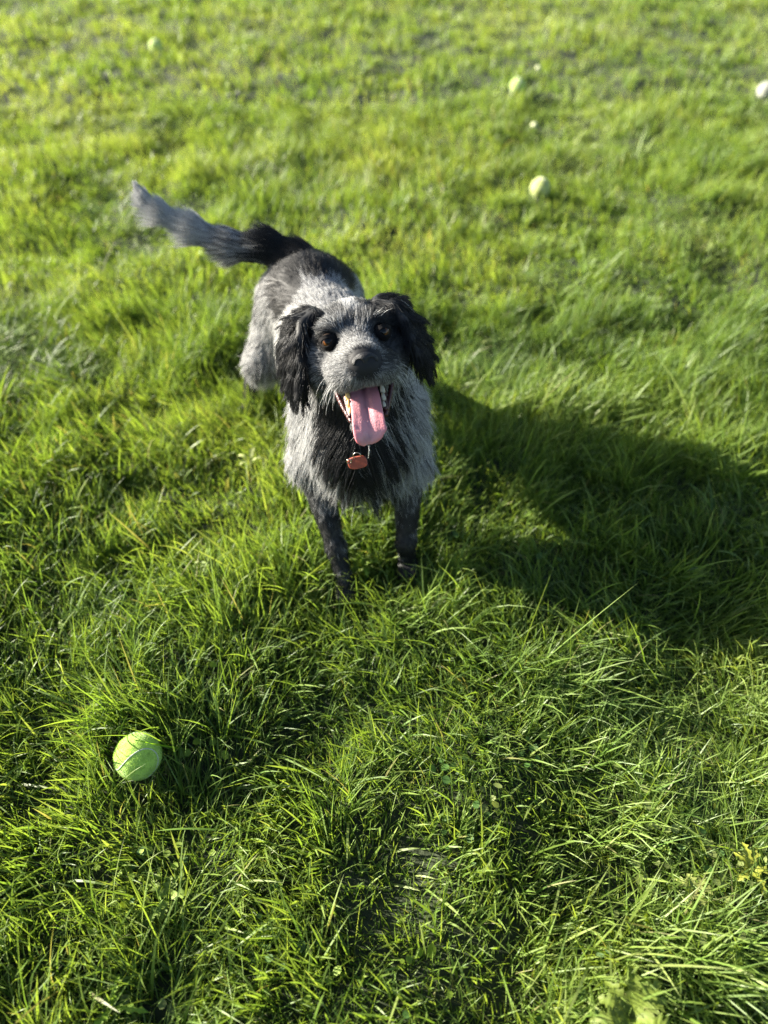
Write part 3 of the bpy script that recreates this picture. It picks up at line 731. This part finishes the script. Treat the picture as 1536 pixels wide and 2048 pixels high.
# whiskers, brow bristles
wp = []; 
for s in (-1, 1):
    for i in range(26):
        a = hd(s * rng.uniform(2.2, 4.2), rng.uniform(5.0, 9.5), rng.uniform(-5.6, -3.4)); l = rng.uniform(2.5, 6.0)
        d0 = unit(HX * s * rng.uniform(.6, 1.1) - HF * rng.uniform(-.1, .4) - HU * rng.uniform(-.1, .6)); q = []
        for k in range(7): q.append(a); d0 = unit(d0 - HU * .22 - HX * s * .05); a = a + d0 * l * .01 / 6
        wp.append(q)
    for i in range(9):
        a = hd(s * rng.uniform(2.0, 3.6), 4.3, rng.uniform(1.4, 2.4)); l = rng.uniform(1.5, 3.0); d0 = unit(HX * s * rng.uniform(.1, .8) + HF * .5 + HU * .9); q = []
        for k in range(7): q.append(a); d0 = unit(d0 - HU * .10 + HX * s * .08); a = a + d0 * l * .01 / 6
        wp.append(q)
    for i in range(14):
        a = hd(s * rng.uniform(.8, 2.0), rng.uniform(5.5, 8.0), -12.2); l = rng.uniform(1.0, 2.4); d0 = unit(HX * s * rng.uniform(0, .8) + HF * .3 - HU); q = []
        for k in range(7): q.append(a); d0 = unit(d0 + rng.normal(0, .12, 3)); a = a + d0 * l * .01 / 6
        wp.append(q)
wp = np.array(wp) - DOG0
curves_np('whiskers', wp, np.tile(np.array([1, 1, .9, .8, .65, .5, .25]) * .00020, (len(wp), 1)), np.tile((.62, .62, .60), (len(wp), 1)), M_FUR, dog)

# ---- nose pad
NF = Field(hd(0, 11.4, -3.40) - .035, hd(0, 11.4, -3.40) + .035, .0008)
NF.ell(hd(0, 11.1, -3.10), (.0195, .0135, .0140), HM, 'n', .004)
NF.ell(hd(0, 11.3, -2.50), (.0150, .0125, .0085), HM, 'n', .006)
NF.cap(hd(0, 11.0, -4.10), .0075, hd(0, 10.6, -5.20), .0050, 'n', .006)
for s in (-1, 1):
    NF.ell(hd(s * 1.25, 11.5, -3.20), (.0085, .0085, .0090), HM, 'n', .004)
    NF.cap(hd(s * .90, 12.8, -3.25), .0056, hd(s * .95, 10.4, -3.10), .0046, None, .002, cut=True)
    NF.cap(hd(s * 1.0, 12.4, -3.40), .0034, hd(s * 1.95, 11.7, -3.75), .0018, None, .002, cut=True)
NF.cap(hd(0, 12.75, -3.40), .0012, hd(0, 12.0, -5.30), .0012, None, .002, cut=True)
nv_, nq_ = NF.mesh(); _nc = hd(0, 10.6, -3.3); nv_ = _nc + (nv_ - _nc) * .90
add_obj('nose', mesh_np('nose', nv_ - DOG0, nq_), M_NOSE, dog)

# ---- eyes
ev, ef = sphere_np(40, 28)
for s in (-1, 1):
    c = hd(s * 3.9, 4.45, .05); look = unit(np.array([0, 0, CAM_H]) - c); R_ = .0108
    ca = ev @ look; ecol = np.empty((len(ev), 3)); ecol[:] = (.030, .022, .018)
    ecol[ca > .70] = (.015, .007, .003); ecol[ca > .755] = (.065, .024, .007); ecol[ca > .90] = (.03, .011, .003); ecol[ca > .885] = (.001, .001, .001)
    low = (ca > .755) & (ca < .885) & (ev @ HU < 0); ecol[low] = (.14, .05, .013)  # lower iris painted brighter, as if light caught it
    eye = add_obj('eye', mesh_np('eye', ev * R_ + c - DOG0, ef, True, ecol), M_EYE, dog)
    a = np.linspace(0, 2 * math.pi, 40, endpoint=False); out = unit(HF * .9 + HX * s * .35)
    ex = unit(np.cross(HU, out)); ex = ex if ex @ HX > 0 else -ex
    px_ = np.cos(a) * .76; pz_ = np.sin(a) * np.abs(np.sin(a)) ** .25 * np.where(np.sin(a) > 0, .40, .50) - .05 + .10 * np.cos(a) * -s
    LV = []
    for g, off in ((1.0, .0002), (1.02, .0009), (1.2, .0011), (1.45, .0014), (1.9, .0030)):
        qx, qz = px_ * g, pz_ * g; rr_ = np.hypot(qx, qz); kq = np.minimum(1, .985 / rr_); qx, qz = qx * kq, qz * kq
        dirs = out[None] * np.sqrt(np.maximum(1 - qx ** 2 - qz ** 2, 0))[:, None] + ex[None] * qx[:, None] + HU[None] * qz[:, None]
        LV.append(c + dirs * (R_ + off) - DOG0)
    LF = [(r_ * 40 + i, r_ * 40 + (i + 1) % 40, (r_ + 1) * 40 + (i + 1) % 40, (r_ + 1) * 40 + i) for r_ in range(4) for i in range(40)]
    add_obj('eyelid', mesh_np('eyelid', np.concatenate(LV), np.array(LF)), M_LID, eye)

# ---- tongue: a thick curled strip lying over the lower jaw
ctrl = np.array([(2.5, -6.9, 3.6), (4.6, -7.4, 4.1), (6.4, -8.6, 4.3), (7.9, -10.2, 4.35), (8.9, -11.6, 4.6), (9.3, -12.8, 4.5), (9.2, -13.7, 3.9), (8.95, -14.25, 2.7), (8.8, -14.5, 1.2)])
tq = np.linspace(0, 8, 49); cy, cz, cw = [np.interp(tq, range(9), ctrl[:, i]) for i in range(3)]
for _ in range(3): cy[1:-1] = (cy[:-2] + cy[1:-1] * 2 + cy[2:]) / 4; cz[1:-1] = (cz[:-2] + cz[1:-1] * 2 + cz[2:]) / 4; cw[1:-1] = (cw[:-2] + cw[1:-1] * 2 + cw[2:]) / 4
tyv = np.gradient(cy); tzv = np.gradient(cz); nl = np.hypot(tyv, tzv); ny_, nz_ = -tzv / nl, tyv / nl     # outward (upper) side
NA = 28; TV = []; TC = []
for i in range(49):
    for k in range(NA):
        a = 2 * math.pi * k / NA; cx_ = math.copysign(abs(math.cos(a)) ** .75, math.cos(a)) ; sx = math.copysign(abs(math.sin(a)) ** .8, math.sin(a))
        x = cx_ * cw[i] * .5; th = .42 * sx * min(1, cw[i] / 3.2)
        tl = i / 48
        if sx > 0: th += .42 * abs(cx_) ** 2 * (1 - .3 * tl) - .50 * math.exp(-(x / .26) ** 2) * (1 - tl ** 6)
        else: th += .30 * abs(cx_) ** 2 * (1 - .3 * tl)
        xo = x - .10 - 1.25 * tl + (.28 * math.exp(-((tl - .63) / .05) ** 2) if cx_ > .6 else 0)
        th += .07 * math.sin(x * 2.1 + tl * 9) * math.sin(tl * 7 + 1) if sx > -.2 else 0
        TV.append(hd(xo, cy[i] + ny_[i] * th, cz[i] + nz_[i] * th))
        c = np.array([.56, .25, .27]); edge = abs(cx_) ** 3
        c = c * (1 - .0 * edge) + np.array([.03, -.07, -.06]) * edge * tl
        spot = math.exp(-((x + .3) / .75) ** 2 - ((tl - .74) / .09) ** 2); c = c * (1 - .6 * spot) + np.array([.20, .12, .17]) * .6 * spot
        TC.append(c)
TV = np.array(TV); tqf = []
for i in range(48):
    for k in range(NA): tqf.append((i * NA + k, i * NA + (k + 1) % NA, (i + 1) * NA + (k + 1) % NA, (i + 1) * NA + k))
caps_ = np.array([[48 * NA + k for k in range(NA)]])
add_obj('tongue', mesh_np('tongue', TV - DOG0, [np.array(tqf), caps_], True, np.array(TC)), M_TONGUE, dog)
# drool
dv, df = tube_np(np.array([hd(-1.2, 8.9, -14.4), hd(-1.3, 8.8, -15.4), hd(-1.6, 8.6, -16.6)]) - DOG0, [.0006, .0009, .0007], 6)
add_obj('drool_strand', mesh_np('drool', dv, df), M_DROOL, dog)
# teeth
bt, bf = sphere_np(14, 10)
def tooth(x, y, z, r, mat):
    v = np.sign(bt) * np.abs(bt) ** .8 * np.array(r); v[:, :2] *= (1 - .35 * np.clip(v[:, 2:] / r[2], -.4, 1)); add_obj('tooth', mesh_np('tooth', (HO + .01 * (np.array([x, y, z]) + v) @ HM) - DOG0, bf), mat, dog)
for s, mt in ((-1, M_TOOTH_Y), (1, M_TOOTH_W)):
    q_ = .42 if s > 0 else 0
    tooth(s * (2.72 - q_), 6.0, -7.7, (.36, .52, .70), mt); tooth(s * (2.70 - q_) - .1, 6.7, -8.75, (.33, .48, .62), mt); tooth(s * (2.62 - q_) - .2, 7.3, -9.7, (.28, .42, .5), mt)
    gp = np.array([hd(s * (2.95 - q_ - .25 * t) - .2 * t, 5.3 + 2.3 * t, -7.9 - 2.6 * t) for t in np.linspace(0, 1, 16)]); gv_, gf_ = tube_np(gp - DOG0, .0042, 8)
    add_obj('gum', mesh_np('gum', gv_, gf_), M_LIP, dog)
# lower lip: beaded dark-pink rim at each side of the jaw
for s in (-1, 1):
    tv_ = np.linspace(0, 1, 30); pa = np.array([hd(s * (4.1 - 1.75 * t ** 1.4) - .5 * t, 4.0 + 3.7 * t, -6.5 - 4.8 * t) for t in tv_])
    lv, lf = tube_np(pa - DOG0,   .0038 + .0006 * np.sin(np.arange(30) * 2.1), 8)
    add_obj('lip', mesh_np('lip', lv, lf), M_LIP, dog)

# ---- collar with its tag
ca_ = np.linspace(0, 2 * math.pi, 48, endpoint=False)
cfront, cback = np.array((-.037, .832, .325)), np.array((-.046, .990, .395)); cc_ = (cfront + cback) / 2; ax1 = (cfront - cback) / 2; ax2 = np.array([.070, 0, 0])
cp = cc_ + np.cos(ca_)[:, None] * ax1 + np.sin(ca_)[:, None] * ax2; cn_ = unit(np.cross(ax1, ax2)); outw = unit(cp - cc_)
cv = np.concatenate([cp + outw * .002 + cn_ * .010, cp + outw * .002 - cn_ * .010, cp - outw * .002 - cn_ * .010, cp - outw * .002 + cn_ * .010]); nn_ = 48
cf = [[a * nn_ + i, a * nn_ + (i + 1) % nn_, ((a + 1) % 4) * nn_ + (i + 1) % nn_, ((a + 1) % 4) * nn_ + i] for a in range(4) for i in range(nn_)]
collar = add_obj('collar', mesh_np('collar', cv - DOG0, np.array(cf)), M_COLLAR, dog)
tc_ = at_y(715, 925, .775); tcx = np.array([1, 0, .28]); tcx = unit(tcx); tcn = unit(np.array([0.05, -.85, .42])); tcy = np.cross(tcn, tcx)
aa = np.linspace(0, 2 * math.pi, 40, endpoint=False); bone = 1 - .10 * np.cos(2 * aa)
ol = np.column_stack([np.sign(np.cos(aa)) * np.abs(np.cos(aa)) ** .6 * .0150, np.sign(np.sin(aa)) * np.abs(np.sin(aa)) ** .7 * .0098])
tgv = np.concatenate([tc_ + ol[:, :1] * tcx * f + ol[:, 1:] * tcy * f + tcn * z for f, z in ((.92, .0016), (1, .0009), (1, -.0009), (.92, -.0016))])
tgf = [[a * 40 + i, a * 40 + (i + 1) % 40, (a + 1) * 40 + (i + 1) % 40, (a + 1) * 40 + i] for a in range(3) for i in range(40)]
tgo = add_obj('tag', mesh_np('tag', tgv - DOG0, [np.array(tgf), np.array([list(range(40)), list(range(120, 160))[::-1]])], False), M_TAG, collar)
for off, rr in ((tcy * .011 + tcx * .002, .0058), (tcy * .005 - tcx * .012, .0036)):
    a = np.linspace(0, 2 * math.pi, 24, endpoint=False)
    rv, rf = tube_np(tc_ + off + tcn * .002 + rr * (np.cos(a)[:, None] * tcx + np.sin(a)[:, None] * unit(tcy + tcn * .3)) - DOG0, .0007, 6, True)
    add_obj('ring', mesh_np('ring', rv, rf), M_STEEL, collar)
